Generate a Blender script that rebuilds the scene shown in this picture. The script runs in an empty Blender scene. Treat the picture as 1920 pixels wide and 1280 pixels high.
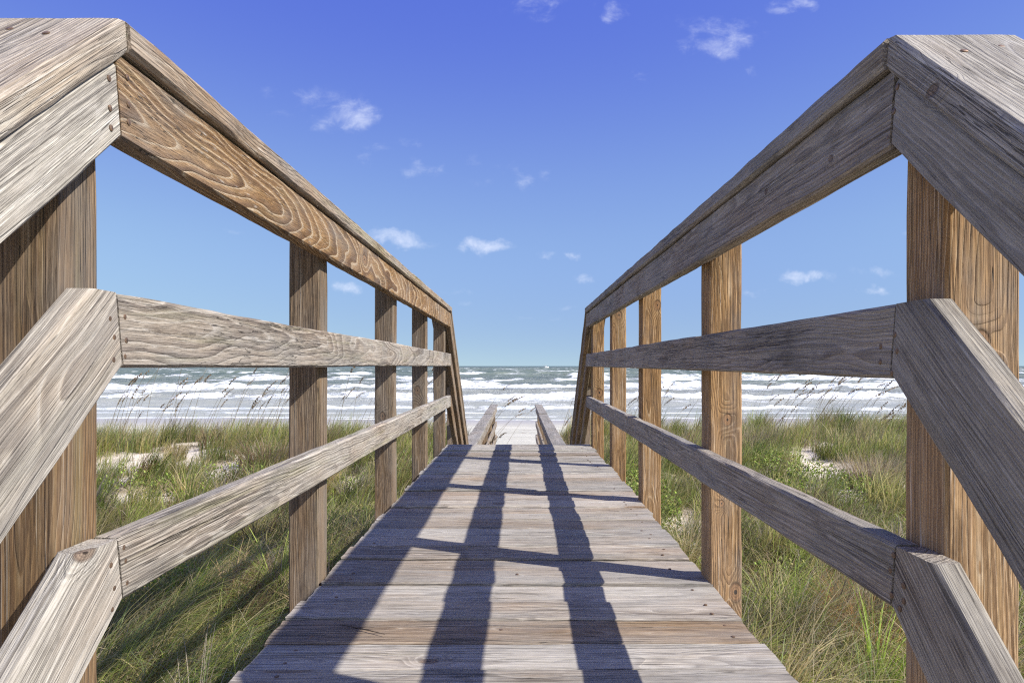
import bpy, bmesh, math, random
import numpy as np
from mathutils import Vector, Matrix, noise as mnoise

random.seed(7)
rng = np.random.default_rng(11)
CZ = 4.0                      # eye height above the sea; heights below are given from the eye
F = 1280.0                    # focal length in photograph pixels
VX, VY = 972.0, 686.0         # straight-ahead point in the photograph
scn = bpy.context.scene
COL = scn.collection

# ------------------------------------------------------------------ node helper
class NT:
    def __init__(s, tree):
        s.t = tree
        tree.nodes.clear()
    def n(s, typ, ins=None, **props):
        nd = s.t.nodes.new(typ)
        for k, v in props.items():
            setattr(nd, k, v)
        for k, v in (ins or {}).items():
            sock = nd.inputs[k]
            if isinstance(v, bpy.types.NodeSocket):
                s.t.links.new(v, sock)
            elif isinstance(v, bpy.types.Node):
                s.t.links.new(v.outputs[0], sock)
            else:
                sock.default_value = v
        return nd
    def m(s, op, a, b=0.0, c=0.0, clamp=False):
        return s.n('ShaderNodeMath', {0: a, 1: b, 2: c}, operation=op, use_clamp=clamp).outputs[0]
    def v(s, op, a, b=(0, 0, 0)):
        nd = s.n('ShaderNodeVectorMath', {0: a, 1: b}, operation=op)
        return nd.outputs['Value'] if op in ('LENGTH', 'DISTANCE', 'DOT_PRODUCT') else nd.outputs[0]
    def noise(s, vec, scale, detail=2.0, rough=0.5, dist=0.0):
        return s.n('ShaderNodeTexNoise', {'Vector': vec, 'Scale': scale, 'Detail': detail, 'Roughness': rough, 'Distortion': dist})
    def ss(s, x, a, b, lo=0.0, hi=1.0):
        return s.n('ShaderNodeMapRange', {'Value': x, 'From Min': a, 'From Max': b, 'To Min': lo, 'To Max': hi},
                   interpolation_type='SMOOTHSTEP').outputs[0]
    def lin(s, x, a, b, lo=0.0, hi=1.0):
        return s.n('ShaderNodeMapRange', {'Value': x, 'From Min': a, 'From Max': b, 'To Min': lo, 'To Max': hi}).outputs[0]
    def mix(s, f, a, b, blend='MIX'):
        nd = s.n('ShaderNodeMix', {}, data_type='RGBA', blend_type=blend)
        for i, v in ((0, f), (6, a), (7, b)):
            if isinstance(v, bpy.types.NodeSocket):
                s.t.links.new(v, nd.inputs[i])
            else:
                nd.inputs[i].default_value = v if i == 0 or len(v) == 4 else (*v, 1)
        return nd.outputs[2]
    def ramp(s, f, stops):
        nd = s.n('ShaderNodeValToRGB', {'Fac': f})
        cr = nd.color_ramp
        while len(cr.elements) < len(stops):
            cr.elements.new(0.5)
        for e, (p, c) in zip(cr.elements, stops):
            e.position = p
            e.color = (*c, 1)
        return nd.outputs[0]
    def scalevec(s, vec, sx, sy, sz):
        return s.v('MULTIPLY', vec, (sx, sy, sz))

def new_mat(name):
    m = bpy.data.materials.new(name)
    m.use_nodes = True
    return m, NT(m.node_tree)

# ------------------------------------------------------------------ materials
DECK = -.668
def front(px, py, d):
    return ((px - VX) * d / F, d, CZ - (py - VY) * d / F)
def side_face(px, py, X):
    d = abs(X) * F / abs(px - VX)
    return (X, d, CZ - (py - VY) * d / F)
# (place, radius, vertical grain?)
KNOTS = [(front(1365, 785, 2.09), .013, 1), (front(1352, 943, 2.09), .008, 1), (front(1381, 1110, 2.09), .019, 1), (front(1233, 572, 3.33), .017, 1),
         (front(1160, 592, 4.5), .020, 1), (front(1124, 736, 5.66), .024, 1), (front(782, 732, 4.5), .020, 1), (front(1836, 640, .925), .012, 1), (front(718, 780, 3.33), .014, 1),
         (side_face(1757, 168, .536), .0085, 0), (side_face(160, 1032, -.573), .011, 0), 
         (side_face(683, 487, -.573), .020, 0), (side_face(1560, 300, .54), .006, 0), (side_face(1440, 360, .545), .006, 0),
         (side_face(760, 585, -.573), .016, 0), ((-.2, 1.55, CZ + DECK), .012, 2), ((-.1, 3.3, CZ + DECK), .015, 2)]
def wood_material():
    m, t = new_mat('weathered_wood')
    co = t.n('ShaderNodeAttribute', attribute_name='wood_co').outputs['Vector']
    tone = t.n('ShaderNodeSeparateXYZ', {0: t.n('ShaderNodeAttribute', attribute_name='wood_tone').outputs['Vector']})
    brown, value, moss = tone.outputs[0], tone.outputs[1], tone.outputs[2]
    # growth rings round a wandering pith line
    n1 = t.noise(t.scalevec(co, 1.5, 4.0, 4.0), 1.0, 3.0, .42)
    var = t.noise(t.scalevec(co, .12, 0, 0), 1.0, 1.0).outputs[0]
    fig = t.n('ShaderNodeAttribute', attribute_name='wood_fig').outputs['Fac']
    var = t.m('MAXIMUM', t.ss(var, .36, .64), fig)
    n1c = t.v('SUBTRACT', n1.outputs['Color'], (.5, .5, .5))
    n2 = t.noise(t.scalevec(co, 3.6, 11.0, 11.0), 1.0, 2.0)
    n2c = t.v('SUBTRACT', n2.outputs['Color'], (.5, .5, .5))
    w = t.v('ADD', co, t.scalevec(n1c, 0, .085, .085))
    w = t.v('ADD', w, t.scalevec(n2c, 0, .013, .013))
    sp = t.n('ShaderNodeSeparateXYZ', {0: w})
    r = t.m('SQRT', t.m('ADD', t.m('MULTIPLY', sp.outputs[1], sp.outputs[1]), t.m('MULTIPLY', sp.outputs[2], sp.outputs[2])))
    vor = t.n('ShaderNodeTexVoronoi', {'Vector': t.scalevec(co, 1.5, 8.0, 8.0), 'Scale': 1.0, 'Randomness': 1.0}, feature='F1')
    kd = vor.outputs['Distance']
    r = t.m('ADD', r, t.m('MULTIPLY', t.ss(kd, .40, .02), .016))
    P = t.n('ShaderNodeNewGeometry').outputs['Position']
    P = t.v('ADD', P, t.scalevec(n2c, .022, .022, .022))
    kw = None
    for (c, rad, ax) in KNOTS:
        sc = {0: (1, .62, 1), 1: (1, 1, .70), 2: (.6, 1, 1)}[ax]
        dd = t.v('LENGTH', t.v('MULTIPLY', t.v('SUBTRACT', P, c), tuple(q / rad for q in sc)))
        kw = dd if kw is None else t.m('MINIMUM', kw, dd)
    r = t.m('ADD', r, t.m('MULTIPLY', t.ss(kw, 3.6, .6), .020))
    rn = t.m('DIVIDE', r, t.lin(fig, 0, 1, .0062, .0095))
    saw = t.m('FRACT', rn)
    late = t.m('MULTIPLY', t.ss(saw, .15, .8), t.ss(saw, 1.0, .88))
    rrand = t.n('ShaderNodeTexWhiteNoise', {'W': t.m('FLOOR', rn)}, noise_dimensions='1D').outputs[0]
    late = t.m('MULTIPLY', late, t.lin(rrand, 0, 1, .25, 1))
    fiber = t.noise(t.scalevec(co, 24, 470, 470), 1.0, 2.0, .65).outputs[0]
    streak = t.noise(t.scalevec(co, 2.4, 270, 270), 1.0, 4.0, .70).outputs[0]
    broad = t.noise(t.v('ADD', t.scalevec(co, 1.3, 44, 44), t.scalevec(n1c, 0, 1.2, 1.2)), 1.0, 3.0, .6)
    patch = t.noise(t.scalevec(co, 2.6, 9, 9), 1.0, 5.0, .62).outputs[0]
    bro = broad.outputs[0]
    g1 = t.m('ADD', t.m('MULTIPLY', streak, .50), t.m('ADD', t.m('MULTIPLY', fiber, .36), t.m('MULTIPLY', bro, .14)))
    g2 = t.m('ADD', t.m('MULTIPLY', streak, .34), t.m('ADD', t.m('MULTIPLY', fiber, .36), t.m('MULTIPLY', patch, .30)))
    grain = t.m('ADD', t.m('MULTIPLY', g1, t.m('SUBTRACT', 1.0, t.m('MULTIPLY', var, .8))), t.m('MULTIPLY', g2, t.m('MULTIPLY', var, .8)))
    grey = t.ramp(grain, [(.32, (.135, .118, .100)), (.44, (.268, .245, .210)), (.53, (.355, .329, .286)), (.66, (.52, .49, .437))])
    brn = t.ramp(grain, [(.32, (.075, .038, .015)), (.44, (.195, .107, .042)), (.55, (.31, .186, .082)), (.68, (.45, .31, .155))])
    bf = t.m('ADD', brown, t.m('MULTIPLY', t.m('SUBTRACT', patch, .5), 1.3), clamp=True)
    col = t.mix(bf, grey, brn)
    dark = t.mix(bf, (.135, .12, .11), (.11, .058, .026))
    col = t.mix(t.m('MULTIPLY', t.m('MULTIPLY', late, t.lin(bf, 0, 1, .62, .80)), t.m('ADD', t.lin(var, 0, 1, .65, 1.0), t.m('MULTIPLY', fig, .35)), clamp=True), col, dark)
    pale = t.m('MULTIPLY', t.ss(saw, .22, .0), t.m('MAXIMUM', t.ss(n2.outputs[0], .40, .60), fig))
    col = t.mix(t.m('MULTIPLY', pale, t.lin(fig, 0, 1, .55, .9)), col, t.mix(bf, (.46, .44, .41), (.44, .35, .24)))
    bleach = t.noise(t.scalevec(co, 1.7, 5.5, 5.5), 1.0, 4.0, .6).outputs[0]
    worn = t.ss(bleach, .40, .60)
    # fine dark raised-grain lines
    ln = t.noise(t.scalevec(co, 2.6, 300, 300), 1.0, 3.0, .55).outputs[0]
    lines = t.m('MULTIPLY', t.m('MULTIPLY', t.ss(ln, .455, .40), t.ss(bro, .38, .56)), t.m('MULTIPLY', t.lin(fig, 0, 1, 1.0, .45), t.lin(worn, 0, 1, 1.0, .30)))
    col = t.mix(t.m('MULTIPLY', lines, .72), col, t.mix(bf, (.075, .064, .055), (.06, .033, .016)))
    # bleached flecks and weather stains
    fleck = t.m('MULTIPLY', t.ss(streak, .58, .68), t.ss(patch, .42, .58))
    col = t.mix(t.m('MULTIPLY', fleck, .55), col, (.56, .535, .49))
    col = t.mix(t.m('MULTIPLY', t.ss(patch, .50, .26), .5), col, (.125, .107, .092))
    col = t.mix(t.m('MULTIPLY', t.ss(broad.outputs['Color'], .5, .68), moss, clamp=True), col, (.22, .22, .09))
    # checks (long drying cracks) and knots
    cr = t.noise(t.scalevec(co, .8, 58, 58), 1.0, 3.0, .55).outputs[0]
    crack = t.m('MULTIPLY', t.ss(t.m('ABSOLUTE', t.m('SUBTRACT', cr, .5)), .0065, .002), t.ss(n1.outputs[0], .50, .57))
    col = t.mix(t.m('MULTIPLY', crack, .85), col, (.025, .02, .016))
    kn = t.ss(kd, .10, .06)
    kr = t.m('FRACT', t.m('MULTIPLY', kd, 46.0))
    kcol = t.mix(kr, (.22, .125, .055), (.085, .05, .028))
    col = t.mix(t.m('MULTIPLY', kn, .75), col, kcol)
    kin = t.ss(kw, 1.08, .86)
    krw = t.m('FRACT', t.m('MULTIPLY', kw, 3.3))
    col = t.mix(kin, col, t.mix(bf, t.mix(krw, (.20, .15, .11), (.11, .08, .06)), t.mix(krw, (.28, .16, .075), (.15, .08, .04))))
    col = t.mix(t.ss(kw, .34, .2), col, (.03, .02, .014))
    col = t.mix(t.m('MULTIPLY', t.m('MULTIPLY', t.ss(kw, 1.3, 1.05), t.ss(kw, .8, 1.0)), .6), col, (.06, .035, .02))
    col = t.mix(t.m('MULTIPLY', t.m('MULTIPLY', worn, .24), t.lin(bf, 0, 1, 1, .35)), col, (.46, .432, .388))
    stain = t.noise(t.scalevec(co, 7, 22, 22), 1.0, 5.0, .68).outputs[0]
    col = t.mix(t.m('MULTIPLY', t.ss(stain, .55, .70), .45), col, t.mix(bf, (.10, .088, .078), (.09, .05, .024)))
    hv = t.n('ShaderNodeHueSaturation', {'Value': value, 'Color': col, 'Saturation': 1.0}).outputs[0]
    h = t.m('ADD', t.m('MULTIPLY', late, .5), t.m('SUBTRACT', t.m('MULTIPLY', streak, 1.3), t.m('MULTIPLY', lines, .7)))
    h = t.m('SUBTRACT', h, t.m('ADD', t.m('MULTIPLY', crack, 1.6), t.m('MULTIPLY', kin, .5)))
    bump = t.n('ShaderNodeBump', {'Height': h, 'Strength': 1.0, 'Distance': .0030})
    p = t.n('ShaderNodeBsdfPrincipled', {'Base Color': hv, 'Roughness': .85, 'Normal': bump.outputs[0], 'Specular IOR Level': .25})
    t.n('ShaderNodeOutputMaterial', {0: p.outputs[0]})
    return m

def plain_material(name, colA, colB, scale=40, rough=.6, metallic=0.0):
    m, t = new_mat(name)
    co = t.n('ShaderNodeTexCoord').outputs['Object']
    n = t.noise(co, scale, 4, .6).outputs[0]
    c = t.ramp(n, [(.35, colA), (.65, colB)])
    b = t.n('ShaderNodeBump', {'Height': n, 'Strength': .4, 'Distance': .001})
    p = t.n('ShaderNodeBsdfPrincipled', {'Base Color': c, 'Roughness': rough, 'Metallic': metallic, 'Normal': b.outputs[0]})
    t.n('ShaderNodeOutputMaterial', {0: p.outputs[0]})
    return m

def sand_material():
    m, t = new_mat('sand')
    co = t.n('ShaderNodeTexCoord').outputs['Object']
    y = t.n('ShaderNodeSeparateXYZ', {0: co}).outputs[1]
    big = t.noise(co, .6, 4, .6).outputs[0]
    fine = t.noise(co, 55, 4, .7).outputs[0]
    mid = t.noise(co, 6, 5, .65).outputs[0]
    base = t.ramp(t.m('ADD', t.m('MULTIPLY', fine, .5), t.m('MULTIPLY', mid, .5)),
                  [(.33, (.40, .34, .26)), (.5, (.60, .53, .43)), (.66, (.72, .66, .56))])
    # scattered plant litter and shell grit
    lit = t.noise(t.scalevec(co, 1, .6, 1), 22, 3, .7).outputs[0]
    base = t.mix(t.m('MULTIPLY', t.ss(lit, .62, .70), .6), base, (.17, .12, .075))
    litter = t.n('ShaderNodeAttribute', attribute_name='litter').outputs['Fac']
    thatch = t.ramp(fine, [(.35, (.10, .075, .042)), (.5, (.23, .18, .105)), (.65, (.40, .33, .22))])
    base = t.mix(t.m('MULTIPLY', litter, t.ss(mid, .30, .52, .55, .95)), base, thatch)
    # trodden, firmer beach and the wet margin below the tide line
    streak = t.noise(t.scalevec(co, .12, 1.0, 1), 1.0, 5, .65).outputs[0]
    beach = t.mix(t.ss(streak, .35, .65), (.40, .385, .315), (.52, .50, .42))
    base = t.mix(t.ss(y, 22, 26), base, beach)
    bits = t.noise(t.scalevec(co, .5, .35, 1), 2.2, 3, .6).outputs[0]
    base = t.mix(t.m('MULTIPLY', t.m('MULTIPLY', t.ss(bits, .66, .72), t.ss(y, 22, 26)), .6), base, (.22, .17, .12))
    wety = t.m('ADD', y, t.m('MULTIPLY', t.m('SUBTRACT', big, .5), 5.0))
    wet = t.ss(wety, 41, 49)
    base = t.mix(wet, base, (.36, .34, .30))
    rough = t.lin(wet, 0, 1, .95, .45)
    b = t.n('ShaderNodeBump', {'Height': t.m('ADD', mid, t.m('MULTIPLY', fine, .3)), 'Strength': t.lin(wet, 0, 1, .8, .08), 'Distance': .05})
    p = t.n('ShaderNodeBsdfPrincipled', {'Base Color': base, 'Roughness': rough, 'Normal': b.outputs[0]})
    t.n('ShaderNodeOutputMaterial', {0: p.outputs[0]})
    return m

def leaf_material(name, trans=.35):
    m, t = new_mat(name)
    c = t.n('ShaderNodeAttribute', attribute_name='tint').outputs['Color']
    d = t.n('ShaderNodeBsdfPrincipled', {'Base Color': c, 'Roughness': .55, 'Specular IOR Level': .35})
    tr = t.n('ShaderNodeBsdfTranslucent', {'Color': c})
    mx = t.n('ShaderNodeMixShader', {0: trans, 1: d.outputs[0], 2: tr.outputs[0]})
    t.n('ShaderNodeOutputMaterial', {0: mx.outputs[0]})
    return m

def sea_material():
    m, t = new_mat('sea_water')
    co = t.n('ShaderNodeTexCoord').outputs['Object']
    y = t.n('ShaderNodeSeparateXYZ', {0: co}).outputs[1]
    foam_a = t.n('ShaderNodeAttribute', attribute_name='foam').outputs['Fac']
    lace_a = t.n('ShaderNodeAttribute', attribute_name='lace').outputs['Fac']
    n1 = t.noise(t.scalevec(co, .42, .30, 1), 1.0, 7, .70, .8).outputs[0]
    n2 = t.noise(t.scalevec(co, .85, .22, 1), 1.0, 6, .72, 1.2).outputs[0]
    n3 = t.noise(t.scalevec(co, .10, .12, 1), 1.0, 5, .65, .5).outputs[0]
    ragged = t.m('ADD', t.m('MULTIPLY', t.m('SUBTRACT', n1, .5), 1.5), t.m('MULTIPLY', t.m('SUBTRACT', n3, .5), 2.0))
    foam = t.ss(t.m('ADD', foam_a, ragged), .20, .86)
    lacen = t.m('ABSOLUTE', t.m('SUBTRACT', n2, .5))
    lace = t.m('MULTIPLY', t.ss(lacen, .06, .008), t.ss(n3, .38, .56))
    lace = t.m('MAXIMUM', lace, t.ss(n2, .56, .72))
    lace = t.m('MULTIPLY', lace, lace_a)
    fm = t.m('MAXIMUM', foam, t.m('MULTIPLY', lace, .7))
    # whitecaps out at sea
    wc = t.noise(t.scalevec(co, .11, .011, 1), 1.0, 4, .62).outputs[0]
    wcm = t.m('MULTIPLY', t.ss(wc, .655, .70), t.ss(y, 200, 300))
    fm = t.m('MAXIMUM', fm, wcm)
    silt = t.noise(t.scalevec(co, .012, .035, 1), 1.0, 5, .6).outputs[0]
    deep = t.mix(t.ss(silt, .35, .65), (.085, .116, .094), (.168, .198, .150))
    shal = t.mix(t.ss(silt, .35, .65), (.26, .275, .25), (.35, .35, .285))
    water = t.mix(t.ss(y, 190, 66), deep, shal)
    water = t.mix(t.ss(y, 600, 5000), water, (.075, .108, .098))
    white = t.mix(t.ss(n1, .35, .6), (.50, .55, .57), (.80, .82, .82))
    col = t.mix(fm, water, white)
    bh = t.m('ADD', t.noise(t.scalevec(co, .5, 1.0, 1), .55, 5, .64).outputs[0],
             t.m('MULTIPLY', t.noise(t.scalevec(co, .06, .11, 1), 1.0, 5, .62).outputs[0], 4.0))
    bump = t.n('ShaderNodeBump', {'Height': t.m('ADD', bh, t.m('MULTIPLY', fm, .8)), 'Strength': t.lin(y, 46, 110, .25, 1.0), 'Distance': .5})
    p = t.n('ShaderNodeBsdfPrincipled', {'Base Color': col, 'Roughness': t.lin(fm, 0, 1, .42, .9), 'IOR': 1.333,
                                         'Normal': bump.outputs[0], 'Specular IOR Level': t.lin(fm, 0, 1, .12, .08)})
    t.n('ShaderNodeOutputMaterial', {0: p.outputs[0]})
    return m

WOOD = wood_material()
NAIL = plain_material('rusty_nail', (.10, .075, .058), (.27, .17, .105), 300, .55, .6)
SAND = sand_material()
GRASS = leaf_material('grass_blade', .52)
LEAF = leaf_material('broad_leaf', .4)
STRAW = leaf_material('seed_head', .25)
SEA = sea_material()
WHITE = plain_material('white_paint', (.72, .72, .70), (.82, .82, .80), 3, .5)
STEEL = plain_material('grey_steel', (.35, .36, .37), (.5, .5, .5), 3, .5)
BARK = plain_material('twig_bark', (.03, .022, .016), (.09, .065, .045), 200, .9)

# ------------------------------------------------------------------ things and parts
def thing(name, label, cat, loc=(0, 0, 0), group=None):
    o = bpy.data.objects.new(name, None)
    o.empty_display_size = .3
    COL.objects.link(o)
    o.location = loc
    tag(o, label, cat, group)
    return o

def tag(o, label, cat, group=None):
    o['label'] = label
    o['category'] = cat
    if group:
        o['group'] = group

def link_mesh(name, me, mats, parent=None, kind=None):
    o = bpy.data.objects.new(name, me)
    COL.objects.link(o)
    for m in mats:
        me.materials.append(m)
    if parent is not None:
        o.parent = parent
        me.transform(Matrix.Translation(-parent.location))
    if kind:
        o['kind'] = kind
    return o

class Lumber:
    """collects boards (and their nails) and links them as one mesh"""
    def __init__(s):
        s.v, s.f, s.co, s.tone, s.mi, s.fig = [], [], [], [], [], []

    def board(s, p0, p1, wdir, w, th, cuts=(), tone=(0.3, 1, 0), pith=None, chamfer=.005, step=.05, rough=.0016, warp=.003, seed=None, endfray=0.0, fig=0.0, tilt=0.0):
        """a sawn board from p0 to p1: w along wdir, th across; cuts = [(point, outward normal)]"""
        seed = random.random() * 100 if seed is None else seed
        p0, p1 = Vector(p0), Vector(p1)
        L = (p1 - p0)
        ln = L.length
        L = L / ln
        W = Vector(wdir)
        W = (W - L * W.dot(L)).normalized()
        T = L.cross(W).normalized()
        a, b, c = w / 2, th / 2, chamfer
        k = max(1, int(w / .03))
        prof = []
        for i in range(k + 1):
            prof.append((-a + c + (w - 2 * c) * i / k, -b))
        prof.append((a, -b + c)); prof.append((a, b - c))
        for i in range(k + 1):
            prof.append((a - c - (w - 2 * c) * i / k, b))
        prof.append((-a, b - c)); prof.append((-a, -b + c))
        n = max(2, int(ln / step))
        bm = bmesh.new()
        rings = []
        for j in range(n + 1):
            u = ln * j / n
            wy = (mnoise.noise(Vector((u * .55, seed, 3.1)))) * warp
            wz = (mnoise.noise(Vector((u * .55, seed, 9.7)))) * warp
            ring = []
            for (y, z) in prof:
                q = Vector((u * 4, y * 25 + seed * 3, z * 25))
                d = mnoise.noise(q) * rough + mnoise.noise(q * 4.3) * rough * .45
                e = 1.0
                if abs(y) > a - c * 1.01 or abs(z) > b - c * 1.01:
                    if abs(y) > a - c * 1.5 and abs(z) > b - c * 1.5:      # the worn corners
                        e = 1.0 - max(0, mnoise.noise(Vector((u * 6, y * 40 + seed, z * 90))) - .05) * .0045 / a
                uu = u
                if endfray and j in (0, n):
                    uu += (random.random() - .5) * endfray
                ring.append(bm.verts.new(p0 + L * uu + W * ((y + math.copysign(d, y)) * e + wy) + T * ((z + math.copysign(d, z)) * e + wz)))
            rings.append(ring)
        m = len(prof)
        for j in range(n):
            for i in range(m):
                i2 = (i + 1) % m
                bm.faces.new((rings[j][i], rings[j][i2], rings[j + 1][i2], rings[j + 1][i]))
        bm.faces.new(rings[0][::-1])
        bm.faces.new(rings[-1])
        for (pt, nr) in cuts:
            g = bm.verts[:] + bm.edges[:] + bm.faces[:]
            r = bmesh.ops.bisect_plane(bm, geom=g, plane_co=Vector(pt), plane_no=Vector(nr), clear_outer=True)
            es = [x for x in r['geom_cut'] if isinstance(x, bmesh.types.BMEdge)]
            bmesh.ops.edgeloop_fill(bm, edges=es)
        bmesh.ops.recalc_face_normals(bm, faces=bm.faces[:])
        bm.verts.ensure_lookup_table()
        base = len(s.v)
        if pith is None:
            pith = (random.uniform(-.08, .08), random.choice((-1, 1)) * random.uniform(.025, .09))
        ox = random.uniform(0, 40)
        bm.verts.index_update()
        for v in bm.verts:
            s.v.append(v.co[:])
            r = v.co - p0
            s.co.append((r.dot(L) + ox, r.dot(W) + pith[0], r.dot(T) + pith[1] + tilt * (r.dot(L) - .2)))
            s.fig.append(fig)
            s.tone.append(tone)
        for f in bm.faces:
            s.f.append([base + v.index for v in f.verts])
            s.mi.append(0)
        bm.free()

    def nail(s, p, nrm, r=.0045, h=.002):
        """a domed nail head"""
        p, nrm = Vector(p), Vector(nrm).normalized()
        up = Vector((0, 0, 1)) if abs(nrm.z) < .9 else Vector((0, 1, 0))
        A = nrm.cross(up).normalized()
        B = nrm.cross(A)
        tilt = (A * random.uniform(-.3, .3) + B * random.uniform(-.3, .3)) * h * 2
        base = len(s.v)
        N = 10
        for (rr, hh) in ((r, -.003), (r, h * .6), (r * .75, h)):
            for i in range(N):
                an = 2 * math.pi * i / N
                off = A * math.cos(an) * rr + B * math.sin(an) * rr
                s.v.append((p + off + nrm * (hh + off.dot(tilt) * 60 * h))[:])
        s.v.append((p + nrm * h)[:])
        for k in range(2):
            for i in range(N):
                i2 = (i + 1) % N
                s.f.append([base + k * N + i, base + k * N + i2, base + (k + 1) * N + i2, base + (k + 1) * N + i]); s.mi.append(1)
        for i in range(N):
            s.f.append([base + 2 * N + i, base + 2 * N + (i + 1) % N, base + 3 * N]); s.mi.append(1)
        for _ in range(3 * N + 1):
            s.co.append((0, 0, 0)); s.tone.append((0, 1, 0)); s.fig.append(0.0)

    def build(s, name, parent, label=None):
        me = bpy.data.meshes.new(name)
        me.from_pydata([(x, y, z + CZ) for x, y, z in s.v], [], s.f)
        for nm, data in (('wood_co', s.co), ('wood_tone', s.tone)):
            at = me.attributes.new(nm, 'FLOAT_VECTOR', 'POINT')
            at.data.foreach_set('vector', np.array(data, np.float32).ravel())
        at = me.attributes.new('wood_fig', 'FLOAT', 'POINT')
        at.data.foreach_set('value', np.array(s.fig, np.float32))
        me.polygons.foreach_set('use_smooth', [True] * len(s.f))
        me.set_sharp_from_angle(angle=math.radians(32))
        o = link_mesh(name, me, [WOOD, NAIL], parent)
        me.polygons.foreach_set('material_index', s.mi)
        if label:
            o['label'] = label
        return o

# ------------------------------------------------------------------ the boardwalk over the dune
B0, B1 = .985, 5.77          # where the rails bend at each end of the level deck
S0, S1 = .86, -.68           # slopes of the rails before and beyond it
DECK = -.668
def inner(side, d):
    """inner face of the rails: left almost straight, right closing in a little"""
    if side < 0:
        return -.573
    return .538 + (.575 - .538) * (d - .99) / (5.77 - .99)

bw = thing('wooden_boardwalk', 'weathered grey wooden boardwalk with tall railed sides carrying a shadow-striped deck over the dune',
           'boardwalk', (0, 3.4, CZ - 1.95))
RT = .038                     # rail thickness

# deck of cross planks (one mesh) on two stringers
dk = Lumber()
d = .93
i = 0
special = {5: (.55, .95), 4: (.05, 1.22), 6: (.18, 1.12)}
while d < 5.80:
    w = random.uniform(.132, .142)
    xl = -(.611 + random.uniform(-.007, .007))
    xr = .594 + random.uniform(-.008, .008) - .02 * max(0, 1 - abs(d - 1.2) / .6) + (.016 if d > 3 else 0)
    z = DECK - .019 + random.uniform(-.005, .005)
    tl = random.uniform(-.004, .004)
    br = random.uniform(-.15, .42)
    val = random.uniform(.92, 1.24)
    if i in special:
        br, val = special[i]
    dk.board((xl, d + w / 2, z - tl * .5), (xr, d + w / 2, z + tl * .5), (0, 1, random.uniform(-.03, .03)), w, .038, tone=(br, val, .12),
             step=.04, chamfer=.004, rough=.0018, warp=.004, endfray=.006,
             pith=(random.uniform(-.05, .05), random.choice((-1, 1)) * random.uniform(.03, .10)))
    for sx in (-.53, .515):
        for dy in (.035, w - .035):
            if random.random() < .8:
                dk.nail((sx + random.uniform(-.02, .02), d + dy, z + .0195), (0, 0, 1), .0048, .0012)
    if random.random() < .35:
        dk.nail((random.uniform(-.05, .05), d + random.uniform(.03, .1), z + .0195), (0, 0, 1), .0048, .0012)
    d += w + random.choice((.005, .006, .007, .009, .012))
    i += 1
for x in (-.5, .5):
    dk.board((x, .95, DECK - .04 - .12), (x, 5.75, DECK - .04 - .12), (0, 0, 1), .235, .04, tone=(.4, .8, .3), step=.4)
dk.build('deck', bw)

POSTS = {-1: [(.908, .618, .093), (2.09, .613, .093), (3.33, .612, .092), (4.50, .614, .092), (5.66, .616, .092)],
         1: [(.925, .578, .101), (2.09, .584, .099), (3.33, .600, .096), (4.50, .613, .096), (5.66, .612, .096)]}
ptone = {-1: [(.88, .74, .22), (.72, .74, .12), (.66, .74, .1), (.68, .74, .1), (.70, .74, .1)],
         1: [(1.05, 1.55, .12), (1.2, 1.55, .05), (1.15, 1.42, .08), (1.15, 1.36, .10), (1.15, 1.32, .2)]}
for side in (-1, 1):
    for k, (dd, X, a) in enumerate(POSTS[side]):
        pl = Lumber()
        x = side * (X + a / 2)
        y = dd + a / 2
        cuts = []
        top = .447 if side < 0 else .425 + .020 * (dd - B0) / (B1 - B0)
        if k == 0:                                     # under the sloping cap
            cuts = [((0, B0, .438 if side < 0 else .412), (0, -S0, 1))]
        if k == 4:
            cuts = [((0, B1, .438), (0, -S1, 1))]
        lean = .004 * side
        pl.board((x, y, -2.6), (x + .003, y, top), (1, 0, 0), a, a, cuts=cuts, tone=ptone[side][k], step=.1, rough=.0014, warp=.003,
                 pith=(random.uniform(-.02, .02), random.uniform(.05, .09) if side < 0 else random.uniform(.06, .10)))
        if k == 1:
            for zz in (-.05, -.01):
                pl.nail((side * (X + .004), dd + .03, zz - .02), (-side, 0, 0), .004, .002)
        pl.build('post', bw, label='amber-brown post with knots and tight straight grain' if (side > 0 and k == 1) else None)
    for k, (dd, zt) in enumerate(((6.72, -.20), (7.62, -.80))):      # posts of the seaward stair
        pl = Lumber()
        X = inner(side, 6.2) * side + RT
        pl.board((side * (X + .047), dd + .046, -2.7), (side * (X + .047), dd + .046, zt + .25), (1, 0, 0), .093, .093,
                 cuts=[((0, B1, .438), (0, -S1, 1))], tone=(.7, .95, .1), step=.15)
        pl.build('post', bw)

def rail(side, name, d0, d1, zt0, zb0, zt1, zb1, tone, cuts=(), th=RT, xin=0.0, nails=(), label=None, pith=None, step=.06, moss=None, **kw):
    """a rail standing on edge: zt/zb = top and bottom heights at its two ends"""
    lb = Lumber()
    x0 = inner(side, d0) + side * (xin + th / 2)
    x1 = inner(side, d1) + side * (xin + th / 2)
    wperp = ((zt0 - zb0) + (zt1 - zb1)) / 2
    L = Vector((0, d1 - d0, (zt1 + zb1 - zt0 - zb0) / 2)).normalized()
    lb.board((x0, d0, (zt0 + zb0) / 2), (x1, d1, (zt1 + zb1) / 2), (0, 0, 1), wperp * abs(L.y), th, cuts=cuts, tone=tone, pith=pith, step=step, **kw)
    for (nd, nz) in nails:
        nx = inner(side, nd) + side * xin
        lb.nail((nx, nd, nz), (-side, 0, 0), .0045, .0016)
    return lb.build(name, bw, label)

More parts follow.
